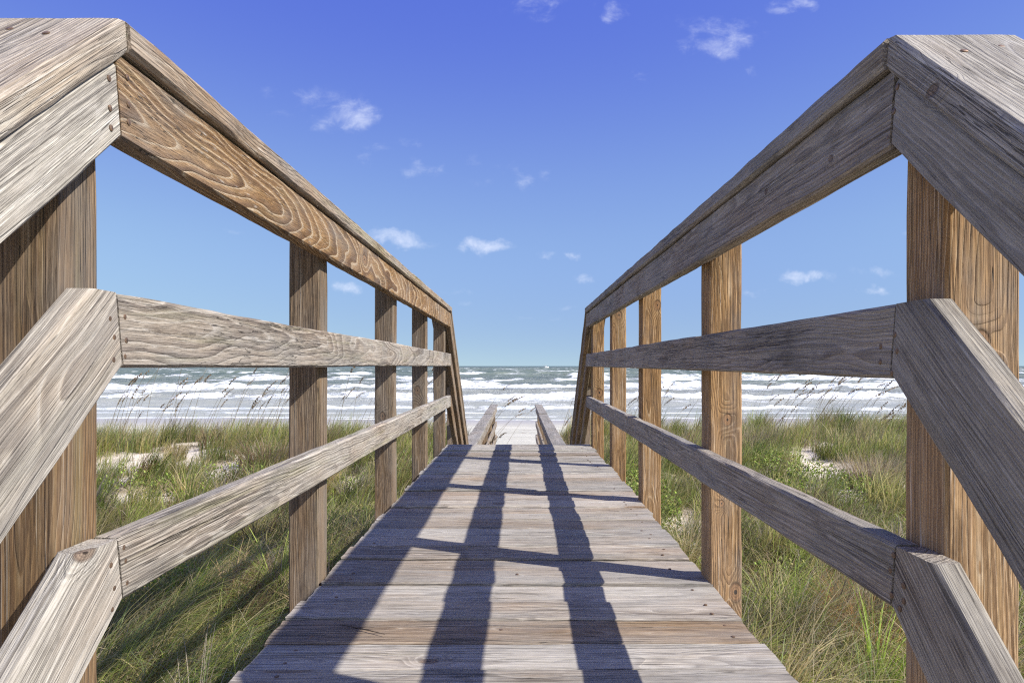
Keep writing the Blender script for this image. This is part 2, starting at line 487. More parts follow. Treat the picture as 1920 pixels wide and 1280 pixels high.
def sloped(side, name, at, slope, zb, vert, tone, clip=None, reach=1.7, tilt=8, **kw):
    """a rail on the stair: its lower edge passes through (at, zb); cut where it meets the level rail"""
    near = slope > 0
    d0, d1 = (at - reach, at + .25) if near else (at - .25, at + 2.02)
    f = lambda dd: zb + slope * (dd - at)
    a = math.radians(tilt)
    nrm = (0, math.cos(a), math.sin(a)) if near else (0, -1, 0)
    cuts = [((0, at - (.0006 if near else 0), zb), nrm)]
    if clip is not None:
        cuts.append(((0, at, clip), (0, 0, 1)))
    return rail(side, name, d0, d1, f(d0) + vert, f(d0), f(d1) + vert, f(d1), tone, cuts=cuts, **kw)

def level_cuts(zmid, tilt=8):
    a = math.radians(tilt)
    return [((0, B0 + .0034, zmid), (0, -math.cos(a), -math.sin(a))), ((0, B1 - .001, 0), (0, 1, 0))]

def px_nails(side, pts):
    out = []
    for (x, y) in pts:
        d = abs(inner(side, 1.0)) * F / abs(x - VX)
        out.append((d, -(y - VY) * d / F))
    return out

# level rails
rail(-1, 'top_rail', .80, 5.9, .449, .327, .449, .327, (1.0, 1.02, .10), level_cuts(.327), pith=(.022, .012), fig=1.0, tilt=.075,
     nails=px_nails(-1, [(238, 145), (241, 196), (241, 229)]), label='honey-brown top rail with swirling flame-shaped grain')
rail(-1, 'middle_rail', .80, 5.9, .104, 0.0, .106, -.002, (.22, 1.0, .25), level_cuts(0), pith=(-.012, .02), fig=.7, tilt=.04,
     nails=px_nails(-1, [(233, 594), (236, 638), (233, 668)]))
rail(-1, 'lower_rail', .80, 5.9, -.246, -.336, -.246, -.345, (.14, 1.08, .42), level_cuts(-.336), pith=(.03, .035),
     nails=px_nails(-1, [(231, 1026), (234, 1051), (237, 1092)]))
rail(1, 'top_rail', .80, 5.9, .4245, .315, .446, .325, (.22, .96, .20), level_cuts(.315), pith=(-.03, .06),
     nails=px_nails(1, [(1652, 200), (1650, 222)]), label='dark grey flaking top rail with small knot holes')
rail(1, 'middle_rail', .80, 5.9, .088, -.0155, .103, -.006, (.18, .97, .1), level_cuts(-.0155), pith=(.02, .055),
     nails=px_nails(1, [(1652, 649), (1651, 678)]))
rail(1, 'lower_rail', .80, 5.9, -.257, -.347, -.253, -.350, (.14, 1.0, .1), level_cuts(-.347), pith=(-.02, .05),
     nails=px_nails(1, [(1676, 1040), (1670, 1068), (1672, 1115)]))
# rails of the near stair
sloped(-1, 'top_rail', B0, S0, .327, .118, (.0, 1.28, .08), clip=None, nails=px_nails(-1, [(204, 147), (206, 203), (208, 240)]), pith=(.02, .06))
sloped(-1, 'middle_rail', B0, S0, -.002, .166, (.16, 1.10, .06), clip=.1045, nails=px_nails(-1, [(205, 597), (213, 632), (212, 674)]), pith=(.0, .08))
sloped(-1, 'lower_rail', B0, S0, -.338, .170, (.02, 1.26, .04), clip=-.246, nails=px_nails(-1, [(184, 1034), (207, 1059), (213, 1102), (209, 1142)]),
       pith=(.03, .07))
sloped(1, 'top_rail', B0, S0, .315, .106, (.04, .86, 0), nails=px_nails(1, [(1683, 163), (1677, 209), (1666, 257)]), pith=(.03, .05))
sloped(1, 'middle_rail', B0, S0, -.0155, .178, (.06, .88, 0), clip=.0885, nails=px_nails(1, [(1679, 627), (1683, 658), (1673, 699)]), pith=(.05, .04))
sloped(1, 'lower_rail', B0, S0, -.347, .178, (.06, .92, 0), clip=-.2565, nails=px_nails(1, [(1695, 1097), (1695, 1126), (1688, 1140)]), pith=(.05, .04))
# rails of the seaward stair
for side in (-1, 1):
    zz = (.327, 0.0, -.338) if side < 0 else (.322, -.008, -.350)
    for nm, zb, vert, clip in (('top_rail', zz[0], .150, .452), ('middle_rail', zz[1], .125, .104), ('lower_rail', zz[2], .112, -.247)):
        sloped(side, nm, B1, S1, zb, vert, (.75, .9, .1), clip=clip, step=.15)

# cap boards lying flat on the rails
def cap(side, d0, d1, z0, z1, cuts, tone, label=None, w=.178, th=.042, nails=(), pith=None, over=.007):
    lb = Lumber()
    p0 = (inner(side, d0) + side * (w / 2 - over), d0, z0)
    p1 = (inner(side, d1) + side * (w / 2 - over), d1, z1)
    lb.board(p0, p1, (1, 0, 0), w, th, cuts=cuts, tone=tone, step=.04, chamfer=.006, rough=.0024, warp=.002, pith=pith)
    for (fx, nd, dz, nn) in nails:
        lb.nail((inner(side, nd) + side * fx, nd, dz), nn, .0048, .0015)
    return lb.build('cap_rail', bw, label)
a = math.radians(6)
for side in (-1, 1):
    zn, zf = (.474, .474) if side < 0 else (.450, .470)
    t_lv = (.55, 1.05, .45) if side < 0 else (.12, .88, .25)
    t_nr = (.18, 1.15, .1) if side < 0 else (.06, 1.02, .05)
    cap(side, .7, 6.0, zn - .285 / 4.785 * (zf - zn), zf + .23 / 4.785 * (zf - zn), [((0, B0 + .001, zn), (0, -math.cos(a), -math.sin(a))), ((0, B1, zf), (0, 1, 0))], t_lv,
        label='mossy ridged cap board' if side < 0 else None, over=.013)
    f = lambda dd: zn + S0 * (dd - B0) + .004
    cap(side, B0 - 1.7, B0 + .3, f(B0 - 1.7), f(B0 + .3), [((0, B0 - .001, zn), (0, math.cos(a), math.sin(a))), ((0, B0, zn + .0215), (0, 0, 1))], t_nr,
        nails=[(.06, B0 - .07, f(B0 - .07) + .028, (0, -S0, 1)), (.12, B0 - .055, f(B0 - .055) + .028, (0, -S0, 1))],
        label='broad pale cap board with dark checks' if side > 0 else None, w=.182)
    f2 = lambda dd: zf + S1 * (dd - B1) + .004
    cap(side, B1 - .2, B1 + 2.02, f2(B1 - .2), f2(B1 + 2.02), [((0, B1 + .001, 0), (0, -1, 0)), ((0, B1, zf + .0215), (0, 0, 1))], (.6, .85, .15))
# treads of the seaward stair
st = Lumber()
for k in range(7):
    dd = 5.80 + k * .285
    zz = DECK - .2 - k * .195
    st.board((-.58, dd + .13, zz), (.58, dd + .13, zz), (0, 1, 0), .26, .038, tone=(.1, 1.1, .1), step=.2)
for x in (-.5, .5):
    st.board((x, 5.78, DECK - .35), (x, 7.8, DECK - .35 - 1.38), (0, 0, 1), .22, .038, tone=(.3, .9, .1), step=.3)
st.build('stair_treads', bw)

# ------------------------------------------------------------------ the lower walkway down to the sand
lw = thing('beach_walkway', 'narrower grey walkway with flat cap rails beyond the steps leading onto the beach', 'walkway', (0, 12, CZ - 2.4))
LD = -2.06
ldk = Lumber()
d = 7.75
while d < 16.6:
    w = .138
    ldk.board((-.62, d + w / 2, LD), (.62, d + w / 2, LD), (0, 1, 0), w, .038, tone=(random.uniform(0, .25), random.uniform(.95, 1.2), .1), step=.3)
    d += w + .006
ldk.build('deck', lw)
for side in (-1, 1):
    gap = .50 if side < 0 else .395
    lb = Lumber()
    x = side * (gap + .085)
    for (q0, q1, zo) in ((7.9, 10.2, 0), (10.204, 13.3, -.004), (13.304, 16.6, .002)):
        lb.board((x, q0, -.945 + zo), (x, q1, -.955 + zo), (1, 0, 0), .17, .04, tone=(.04, .82, .08), step=.1, rough=.003)
    lb.build('cap_rail', lw)
    for (nm, zc2, h) in (('top_rail', -1.045, .13), ('middle_rail', -1.40, .12), ('lower_rail', -1.72, .12)):
        lb = Lumber()
        xr = side * (gap + .02 + .02)
        lb.board((xr, 7.9, zc2), (xr, 16.55, zc2), (0, 0, 1), h, .038, tone=(.35, .95, .1), step=.2)
        lb.build(nm, lw)
    for dd in (8.0, 10.15, 12.3, 14.4, 16.45):
        lb = Lumber()
        xp = side * (gap + .06 + .046)
        lb.board((xp, dd, -2.9), (xp, dd, -.97), (1, 0, 0), .092, .092, tone=(.75, 1.0, .1), step=.3)
        lb.build('post', lw)

# a dry twig dropped on the planks
def tube_mesh(name, pts, radii, sides=6):
    v, f = [], []
    for i, p in enumerate(pts):
        p = Vector(p)
        q = Vector(pts[min(i + 1, len(pts) - 1)]) - Vector(pts[max(i - 1, 0)])
        q.normalize()
        A = q.cross(Vector((0.13, .2, 1))).normalized()
        Bv = q.cross(A)
        for k in range(sides):
            an = 2 * math.pi * k / sides
            v.append((p + (A * math.cos(an) + Bv * math.sin(an)) * radii[i])[:])
    for i in range(len(pts) - 1):
        for k in range(sides):
            k2 = (k + 1) % sides
            f.append([i * sides + k, i * sides + k2, (i + 1) * sides + k2, (i + 1) * sides + k])
    f.append(list(range(sides))[::-1])
    f.append([(len(pts) - 1) * sides + k for k in range(sides)])
    return v, f
def join_mesh(name, pieces):
    V, Fc = [], []
    for v, f in pieces:
        b = len(V)
        V += v
        Fc += [[b + i for i in q] for q in f]
    me = bpy.data.meshes.new(name)
    me.from_pydata(V, [], Fc)
    me.polygons.foreach_set('use_smooth', [True] * len(Fc))
    return me
def deckpt(x, y):
    dd = F * (-DECK - .006) / (y - VY)
    return ((x - VX) * dd / F, dd, CZ + DECK + .007)
tw = join_mesh('twig', [tube_mesh('t', [deckpt(640, 1171), deckpt(668, 1177), deckpt(690, 1181), deckpt(722, 1189)], [.001, .0019, .0016, .0009]),
                        tube_mesh('t', [deckpt(668, 1177), deckpt(690, 1175), deckpt(702, 1176)], [.001, .0008, .0006])])
two = link_mesh('twig', tw, [BARK])
tag(two, 'thin dark dry twig lying on the brown deck plank', 'twig')

# ------------------------------------------------------------------ ground: dune, beach and sea bed in one sheet
def fbm(x, y, s, o=0.0, octv=4):
    x = np.asarray(x, float); y = np.asarray(y, float)
    out = np.zeros(np.broadcast(x, y).shape); amp = 1.0; tot = 0
    r = np.random.default_rng(int(o * 13 + 5))
    fx = s
    for k in range(octv):
        for _ in range(3):
            an = r.uniform(0, 2 * math.pi); ph = r.uniform(0, 2 * math.pi)
            out = out + amp * np.sin((x * math.cos(an) + y * math.sin(an)) * fx * 2 * math.pi + ph)
        tot += amp * 1.7
        amp *= .52; fx *= 2.03
    return out / tot
def sstep(x, a, b):
    t = np.clip((np.asarray(x, float) - a) / (b - a), 0, 1)
    return t * t * (3 - 2 * t)
def ground(x, y):
    """height of the sand, from the eye"""
    x = np.asarray(x, float); y = np.asarray(y, float)
    crest = 14.0 + 1.3 * np.sin(x * .21 + .6) + .5 * np.sin(x * .73)
    z = -1.98 + .42 * sstep(y, 6.0, crest - .5)
    z = z - 1.45 * sstep(y, crest, crest + 9.5)
    z = z - .87 * sstep(y, 24, 48) * 1.0 - .9 * sstep(y, 46, 140)
    dune = 1 - sstep(y, 20, 26)
    z = z + dune * (.13 * fbm(x, y, .16, 1) + .06 * fbm(x, y, .6, 2)) + (1 - dune) * .03 * fbm(x, y * .6, .12, 3) * (1 - sstep(y, 46, 60))
    # the path of the lower walkway is cut through the ridge
    z = np.where(True, z - (.48 * (1 - sstep(np.abs(x), .7, 1.5)) * sstep(y, 6.2, 7.5) * (1 - sstep(y, 17, 20))), z)
    return z
def on_ground(px, py):
    """where the sight line through a photograph pixel meets the sand"""
    dd = np.linspace(2.0, 45, 4000)
    x = (px - VX) * dd / F
    zl = -(py - VY) * dd / F
    g = ground(x, dd)
    k = int(np.argmax(zl <= g))
    return float(x[k]), float(dd[k])

def grid_mesh(name, X, Y, Z):
    r, c = X.shape
    me = bpy.data.meshes.new(name)
    co = np.stack([X, Y, Z], -1).reshape(-1, 3).astype(np.float32)
    idx = np.arange(r * c).reshape(r, c)
    q = np.stack([idx[:-1, :-1], idx[:-1, 1:], idx[1:, 1:], idx[1:, :-1]], -1).reshape(-1, 4)
    me.vertices.add(len(co)); me.vertices.foreach_set('co', co.ravel())
    me.loops.add(q.size); me.loops.foreach_set('vertex_index', q.ravel().astype(np.int32))
    me.polygons.add(len(q))
    me.polygons.foreach_set('loop_start', (np.arange(len(q)) * 4).astype(np.int32))
    me.polygons.foreach_set('use_smooth', np.ones(len(q), bool))
    me.update(); me.validate()
    return me
ys = np.concatenate([np.linspace(-25, 1, 30), np.arange(1.2, 26, .14), np.arange(26, 60, .8), [70, 90, 120, 160]])
xs = np.concatenate([np.linspace(-220, -26, 40), np.arange(-25, 25.01, .16), np.linspace(26, 220, 40)])
GX, GY = np.meshgrid(xs, ys)
# ------------------------------------------------------------------ sea
yd = [43.0]
while yd[-1] < 1500:
    yd.append(yd[-1] * 1.0042)
while yd[-1] < 60000:
    yd.append(yd[-1] * 1.06)
yd = np.array(yd)
u = np.linspace(-1.25, 1.25, 420)
SX = u[None, :] * (yd[:, None] + 25)
SY = np.repeat(yd[:, None], len(u), 1)
h = np.zeros_like(SX); foam = np.zeros_like(SX); lace = np.zeros_like(SX)
#        distance, width of the white water, height, wander, gap seed, share broken
BREAK = [(214, 66, 1.15, 7, 1, .30), (128, 28, .75, 5, 2, .45), (89, 15, .50, 3.5, 3, .38), (63.5, 3.2, .22, 1.6, 4, .30), (57.2, 1.5, .10, 1.0, 5, .30), (51.6, .9, .05, .8, 6, .4),
         (330, 40, .9, 12, 7, -.42), (480, 50, .8, 15, 8, -.62), (262, 26, .8, 10, 9, -.35)]
for (D, wd, ht, wan, sd, thr) in BREAK:
    c = D + wan * fbm(SX, 0 * SX, .9 / D, sd, 3) + wan * .35 * fbm(SX, 0 * SX, 6.0 / D, sd + 20, 3) + wan * .22 * fbm(SX, 0 * SX, 28 / D, sd + 21, 3)
    s = SY - c                                  # >0 seaward of the crest
    along = .75 * fbm(SX, 0 * SX, 1.3 / D, sd + 40, 3) + .45 * fbm(SX, .4 * SY, 9 / D, sd + 41, 3)
    live = sstep(along, -thr - .16, -thr + .14)
    wv = wd * (.70 + .38 * fbm(SX, 0 * SX, 2.6 / D, sd + 60, 4) + .24 * fbm(SX, SY, 11 / D, sd + 65, 3) + .18 * fbm(SX, SY, 40 / D, sd + 66, 3))
    back = np.clip(1 - s / (wd * .45), 0, 1)
    prof = np.where(s > 0, back ** 2, np.exp(-(s / (wd * .10 + .3)) ** 2))
    h += ht * 1.5 * prof * (.4 + .6 * live) * np.clip(.62 + .42 * fbm(SX, 0 * SX, 3 / D, sd + 70, 3) + .26 * fbm(SX, 0 * SX, 16 / D, sd + 71, 3) + .16 * fbm(SX, SY, 60 / D, sd + 72, 3), .12, 1.6)
    inb = sstep(s, -wv, -wv * .6) * (1 - sstep(s, -.02 * wd, .06 * wd))
    foam = np.maximum(foam, inb * live * (.44 + .40 * sstep(s, -.8 * wv, -.1 * wv)))
    lace = np.maximum(lace, sstep(s, -wv * 1.9, -wv) * (1 - sstep(s, 0, wd * .55)) * (.4 + .6 * live))
lace = np.maximum(lace * (1 - sstep(SY, 230, 330)), .28 * (1 - sstep(SY, 90, 170)))
foam = np.maximum(foam, .0)
edge = 49.9 + .9 * fbm(SX, 0 * SX, .03, 91, 3) + .3 * fbm(SX, 0 * SX, .2, 92, 3)
foam = np.maximum(foam, .85 * sstep(SY, edge - .35, edge) * (1 - sstep(SY, edge + .25, edge + .6)))
# wind waves running in: short crests, some of them breaking into whitecaps
def crests(lam, sd, amp):
    ph = SY / lam + .9 * fbm(SX, SY, .35 / lam, sd, 3)
    sw = .5 + .5 * np.cos(ph * 2 * math.pi)
    env = np.clip(.5 + .7 * fbm(SX, SY, .22 / lam, sd + 3, 3), 0, 1.4)
    return amp * sw ** 2.2 * env, sw, env
offs = sstep(SY, 70, 240)
w1, s1, e1 = crests(23.0, 131, .62)
w2, s2, e2 = crests(11.0, 151, .26)
w3, s3, e3 = crests(5.5, 171, .12)
far_fade = 1 - sstep(SY, 1100, 1500)
swell = ((w1 * (.25 + .75 * sstep(SY, 150, 280)) + w2 * offs) * (.15 + .85 * offs) + w3 * sstep(SY, 58, 80)) * far_fade
capn = fbm(SX, SY, .055, 191, 3)
caps = sstep(s1, .80, .97) * sstep(e1, .62, .95) * sstep(capn, .08, .34) * sstep(SY, 190, 260) * far_fade
caps2 = sstep(s2, .82, .97) * sstep(e2, .7, 1.0) * sstep(fbm(SX, SY, .09, 193, 3), .2, .45) * sstep(SY, 80, 150) * (1 - sstep(SY, 500, 800))
foam = np.maximum(foam, np.maximum(caps, caps2 * .8) * .95)
z0 = np.where(SY < edge + 6, 0, 0) + h + swell
# the film of water runs out up the beach at the edge
bed = ground(SX, SY) + CZ
film = np.maximum(z0 * sstep(SY, edge + .3, edge + 8), bed + .012)
z0 = np.where(SY < edge, bed - .05 * (edge - SY) - .004, film)
sea_me = grid_mesh('sea', SX, SY, z0)
for nm, arr in (('foam', foam), ('lace', lace)):
    at = sea_me.attributes.new(nm, 'FLOAT', 'POINT')
    at.data.foreach_set('value', arr.astype(np.float32).ravel())
link_mesh('sea', sea_me, [SEA], kind='structure')

# ------------------------------------------------------------------ grass
def blades_mesh(name, P, L, az, bend, wid, colA, colB, segs=3, curl=None, side=None):
    """P: base points (n,3); strips that lean to az by bend, coloured colA at the base to colB at the tip"""
    n = len(P)
    t = np.linspace(0, 1, segs + 1)
    bend = bend[:, None]; LL = L[:, None]
    th = bend * t[None, :] * 1.0                         # angle from upright grows along the blade
    ds = LL / segs
    sx = np.concatenate([np.zeros((n, 1)), np.cumsum(np.sin((th[:, 1:] + th[:, :-1]) / 2) * ds, 1)], 1)
    sz = np.concatenate([np.zeros((n, 1)), np.cumsum(np.cos((th[:, 1:] + th[:, :-1]) / 2) * ds, 1)], 1)
    cur = (curl if curl is not None else np.zeros(n))[:, None] * t[None, :] ** 2 * LL
    ca, sa = np.cos(az)[:, None], np.sin(az)[:, None]
    cx = P[:, 0:1] + sx * ca - cur * sa
    cy = P[:, 1:2] + sx * sa + cur * ca
    cz = P[:, 2:3] + sz
    wa = az + (side if side is not None else math.pi / 2)
    wx, wy = np.cos(wa)[:, None], np.sin(wa)[:, None]
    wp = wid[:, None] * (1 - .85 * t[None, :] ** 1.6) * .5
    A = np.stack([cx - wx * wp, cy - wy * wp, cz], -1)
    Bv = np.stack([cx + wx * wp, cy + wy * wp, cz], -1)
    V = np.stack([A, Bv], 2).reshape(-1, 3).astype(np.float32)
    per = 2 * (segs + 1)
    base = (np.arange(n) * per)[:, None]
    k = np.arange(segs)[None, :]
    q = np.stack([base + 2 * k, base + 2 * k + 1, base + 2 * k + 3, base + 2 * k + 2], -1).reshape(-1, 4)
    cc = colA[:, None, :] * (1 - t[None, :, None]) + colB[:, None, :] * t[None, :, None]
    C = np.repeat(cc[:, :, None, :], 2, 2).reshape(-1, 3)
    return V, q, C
def raw_mesh(name, parts, mat, kind=None):
    Vs, Qs, Cs, b = [], [], [], 0
    for V, q, C in parts:
        Vs.append(V); Qs.append(q + b); Cs.append(C); b += len(V)
    V = np.concatenate(Vs); q = np.concatenate(Qs); C = np.concatenate(Cs)
    me = bpy.data.meshes.new(name)
    me.vertices.add(len(V)); me.vertices.foreach_set('co', V.astype(np.float32).ravel())
    me.loops.add(q.size); me.loops.foreach_set('vertex_index', q.ravel().astype(np.int32))
    me.polygons.add(len(q))
    me.polygons.foreach_set('loop_start', (np.arange(len(q)) * 4).astype(np.int32))
    me.polygons.foreach_set('use_smooth', np.ones(len(q), bool))
    me.update()
    at = me.attributes.new('tint', 'FLOAT_COLOR', 'POINT')
    at.data.foreach_set('color', np.concatenate([C, np.ones((len(C), 1))], 1).astype(np.float32).ravel())
    return link_mesh(name, me, [mat], kind=kind)

# bare sand, where the photograph shows it (pixel centre, pixel radii)
BARE = [(295, 866, 112, 25), (444, 876, 42, 34), (660, 915, 26, 18), (1566, 892, 74, 38), (1582, 930, 44, 22), (1600, 962, 40, 18), (1292, 1030, 30, 26), (560, 1000, 40, 16),
        (1440, 1000, 36, 18), (210, 905, 20, 10), (500, 1046, 40, 14), (1225, 870, 20, 10), (1640, 900, 40, 14), (960, 838, 20, 10)]
bare_w = []
for (bx, by, rx, ry) in BARE:
    x0, d0 = on_ground(bx, by)
    _, dn = on_ground(bx, min(by + ry, 1279))
    _, df = on_ground(bx, by - ry)
    bare_w.append((x0, (dn + df) / 2, rx * d0 / F, max(.12, (df - dn) / 2)))
def grass_density(x, y):
    g = np.ones_like(x)
    for (bx, by, rx, ry) in bare_w:
        rr = np.sqrt(((x - bx) / rx) ** 2 + ((y - by) / ry) ** 2) + .45 * fbm(x, y, .9, 44, 3)
        g *= sstep(rr, .75, 1.25)
    crest = 14.0 + 1.3 * np.sin(x * .21 + .6) + .5 * np.sin(x * .73)
    g *= 1 - sstep(y, crest + 1.6, crest + 3.6)
    g *= sstep(np.abs(x), .75, 1.0) * 1.0 + (1 - sstep(np.abs(x), .75, 1.0)) * 0
    n = fbm(x, y, .45, 51, 4)
    return g * sstep(n, -.95, -.25)
gz = ground(GX, GY) + CZ + .012 * fbm(GX, GY, 2.3, 9)
gme = grid_mesh('ground', GX, GY, gz)
veg = grass_density(GX, GY) * (1 - sstep(GY, 15, 18))
veg[np.abs(GX) < .95] *= .6
at = gme.attributes.new('litter', 'FLOAT', 'POINT')
at.data.foreach_set('value', veg.astype(np.float32).ravel())
link_mesh('ground', gme, [SAND], kind='structure')


def scatter(n, d0, d1, extra=2.0, spread=.82, power=1.0):
    y = rng.uniform(d0 ** power, d1 ** power, n) ** (1 / power)
    x = rng.uniform(-1, 1, n) * (spread * y + extra)
    keep = rng.random(n) < grass_density(x, y)
    return x[keep], y[keep]
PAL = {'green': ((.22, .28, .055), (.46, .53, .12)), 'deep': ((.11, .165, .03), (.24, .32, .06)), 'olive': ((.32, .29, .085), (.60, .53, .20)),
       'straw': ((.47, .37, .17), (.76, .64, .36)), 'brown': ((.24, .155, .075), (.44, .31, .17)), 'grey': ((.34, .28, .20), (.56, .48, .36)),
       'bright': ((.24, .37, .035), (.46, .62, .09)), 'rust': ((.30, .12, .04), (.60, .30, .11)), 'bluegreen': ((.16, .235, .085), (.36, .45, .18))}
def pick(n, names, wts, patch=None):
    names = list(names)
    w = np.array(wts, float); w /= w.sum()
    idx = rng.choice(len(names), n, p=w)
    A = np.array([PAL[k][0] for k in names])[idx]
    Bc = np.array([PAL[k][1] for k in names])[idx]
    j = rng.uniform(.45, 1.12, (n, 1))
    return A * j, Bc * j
def tufts(n, d0, d1, per, Lr, wr, segs, names, wts, rad=.07, bendr=(.5, 1.7), wind=.6, power=1.5, filt=None, keepc=.62):
    x, y = scatter(n, d0, d1, power=power)
    if filt is not None:
        k = filt(x, y)
        x, y = x[k], y[k]
    nt = len(x)
    tufth = rng.uniform(.7, 1.25, nt) * (1 + .25 * fbm(x, y, .3, 77, 3))
    taz = rng.uniform(0, 2 * math.pi, nt)
    X = np.repeat(x, per); Y = np.repeat(y, per); H = np.repeat(tufth, per)
    m = len(X)
    ra = rng.uniform(0, 2 * math.pi, m); rr = rad * np.sqrt(rng.random(m))
    X = X + rr * np.cos(ra); Y = Y + rr * np.sin(ra)
    ok = ~((np.abs(X) < .80) & (Y < 8.0))
    X, Y, H, ra = X[ok], Y[ok], H[ok], ra[ok]
    taz = np.repeat(taz, per)[ok]
    tid = np.repeat(np.arange(nt), per)[ok]
    m = len(X)
    az = np.arctan2(np.sin(ra) * .55 + .25 * np.sin(taz) + .3 * wind * .3, np.cos(ra) * .55 + .25 * np.cos(taz) + wind)
    bend = rng.uniform(bendr[0], bendr[1], m)
    L = rng.uniform(Lr[0], Lr[1], m) * H
    Z = ground(X, Y) + CZ - .01
    A, Bc = pick(nt, names, wts)
    # each tuft keeps to a colour, with strays
    sA, sB = pick(m, names, wts)
    own = (rng.random(m) < keepc)[:, None]
    tone = (1 + .35 * fbm(X, Y, .55, 88, 3))[:, None]
    cA = np.where(own, A[tid], sA) * tone; cB = np.where(own, Bc[tid], sB) * tone
    return blades_mesh('g', np.stack([X, Y, Z], -1), L, az, bend, rng.uniform(wr[0], wr[1], m), cA, cB, segs, curl=rng.uniform(-.25, .25, m),
                       side=rng.uniform(.6, 2.5, m))
gp = []
mixn = ('green', 'deep', 'olive', 'straw', 'grey', 'bluegreen')
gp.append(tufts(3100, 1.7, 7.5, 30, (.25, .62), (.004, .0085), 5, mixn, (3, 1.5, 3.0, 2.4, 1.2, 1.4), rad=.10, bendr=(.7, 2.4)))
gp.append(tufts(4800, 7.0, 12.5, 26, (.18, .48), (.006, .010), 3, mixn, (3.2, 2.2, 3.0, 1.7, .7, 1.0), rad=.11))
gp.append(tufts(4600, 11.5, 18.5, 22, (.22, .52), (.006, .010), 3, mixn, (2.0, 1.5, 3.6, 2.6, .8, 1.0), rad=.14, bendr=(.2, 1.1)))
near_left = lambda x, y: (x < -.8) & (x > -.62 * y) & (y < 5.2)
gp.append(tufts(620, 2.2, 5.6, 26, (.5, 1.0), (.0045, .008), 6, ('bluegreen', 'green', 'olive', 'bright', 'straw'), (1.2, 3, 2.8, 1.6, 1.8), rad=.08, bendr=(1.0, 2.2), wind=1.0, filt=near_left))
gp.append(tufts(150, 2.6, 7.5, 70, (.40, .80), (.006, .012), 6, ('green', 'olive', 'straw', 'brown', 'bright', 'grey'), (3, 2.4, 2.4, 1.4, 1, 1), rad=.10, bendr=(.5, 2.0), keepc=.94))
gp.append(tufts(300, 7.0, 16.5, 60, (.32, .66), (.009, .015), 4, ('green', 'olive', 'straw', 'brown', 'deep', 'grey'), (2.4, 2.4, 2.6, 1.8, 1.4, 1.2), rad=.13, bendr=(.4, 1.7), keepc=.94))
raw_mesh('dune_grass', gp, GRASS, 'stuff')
dp = []
dmix = ('straw', 'grey', 'brown', 'olive')
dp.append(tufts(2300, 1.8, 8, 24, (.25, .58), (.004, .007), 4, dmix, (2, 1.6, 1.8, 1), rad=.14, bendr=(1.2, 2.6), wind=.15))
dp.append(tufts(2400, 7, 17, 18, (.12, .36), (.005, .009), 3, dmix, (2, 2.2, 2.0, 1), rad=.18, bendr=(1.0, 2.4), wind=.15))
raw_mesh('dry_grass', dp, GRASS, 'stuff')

# leafy creeping plants among the grass
def leaf_patch(cx, cy, rx, ry, n, hgt, size, names, wts):
    a = rng.uniform(0, 2 * math.pi, n); r = np.sqrt(rng.random(n))
    X = cx + rx * r * np.cos(a); Y = cy + ry * r * np.sin(a)
    ok = ~((np.abs(X) < .74) & (Y < 8))
    X, Y = X[ok], Y[ok]; n = len(X)
    clump = .5 + .5 * fbm(X, Y, 1.6, 61, 3)
    Z = ground(X, Y) + CZ + rng.random(n) ** .7 * hgt * np.clip(.5 + clump, .3, 1.3)
    A, Bc = pick(n, names, wts)
    return blades_mesh('l', np.stack([X, Y, Z], -1), rng.uniform(.7, 1.3, n) * size, rng.uniform(0, 2 * math.pi, n), rng.uniform(.8, 2.0, n) + .3,
                       rng.uniform(.45, .7, n) * size, A, Bc, 2)
lp = []
for (px, py, rx, ry, hgt, dens) in [(1490, 905, 70, 30, .28, 950), (1620, 935, 50, 20, .22, 450), (1480, 960, 40, 20, .3, 500), (1215, 960, 40, 60, .36, 1000), (1440, 1030, 50, 30, .2, 420),
                                    (1480, 1120, 60, 34, .22, 420), (1420, 1180, 30, 40, .2, 260), (640, 935, 40, 30, .2, 420), (650, 1000, 30, 30, .2, 260), (210, 930, 28, 45, .25, 420), (330, 930, 70, 22, .2, 420),
                                    (320, 1150, 60, 26, .42, 1100), (225, 1200, 30, 30, .4, 500), (440, 905, 60, 20, .2, 420), (1640, 1000, 60, 30, .18, 300), (1560, 1180, 60, 30, .16, 260), (1190, 890, 22, 22, .25, 300),
                                    (760, 900, 25, 26, .2, 300)]:
    x0, d0 = on_ground(px, py)
    _, dn = on_ground(px, min(py + ry, 1279)); _, df = on_ground(px, py - ry)
    lp.append(leaf_patch(x0, d0, rx * d0 / F, min(1.4, max(.25, (df - dn) / 2)), int(dens * (1.9 if px > 700 else 1.1)), hgt, .03 if d0 < 7 else .042, ('bright', 'green', 'deep', 'olive'), (2, 2, 1.2, 1.5)))
raw_mesh('leafy_ground_cover', lp, LEAF, 'stuff')

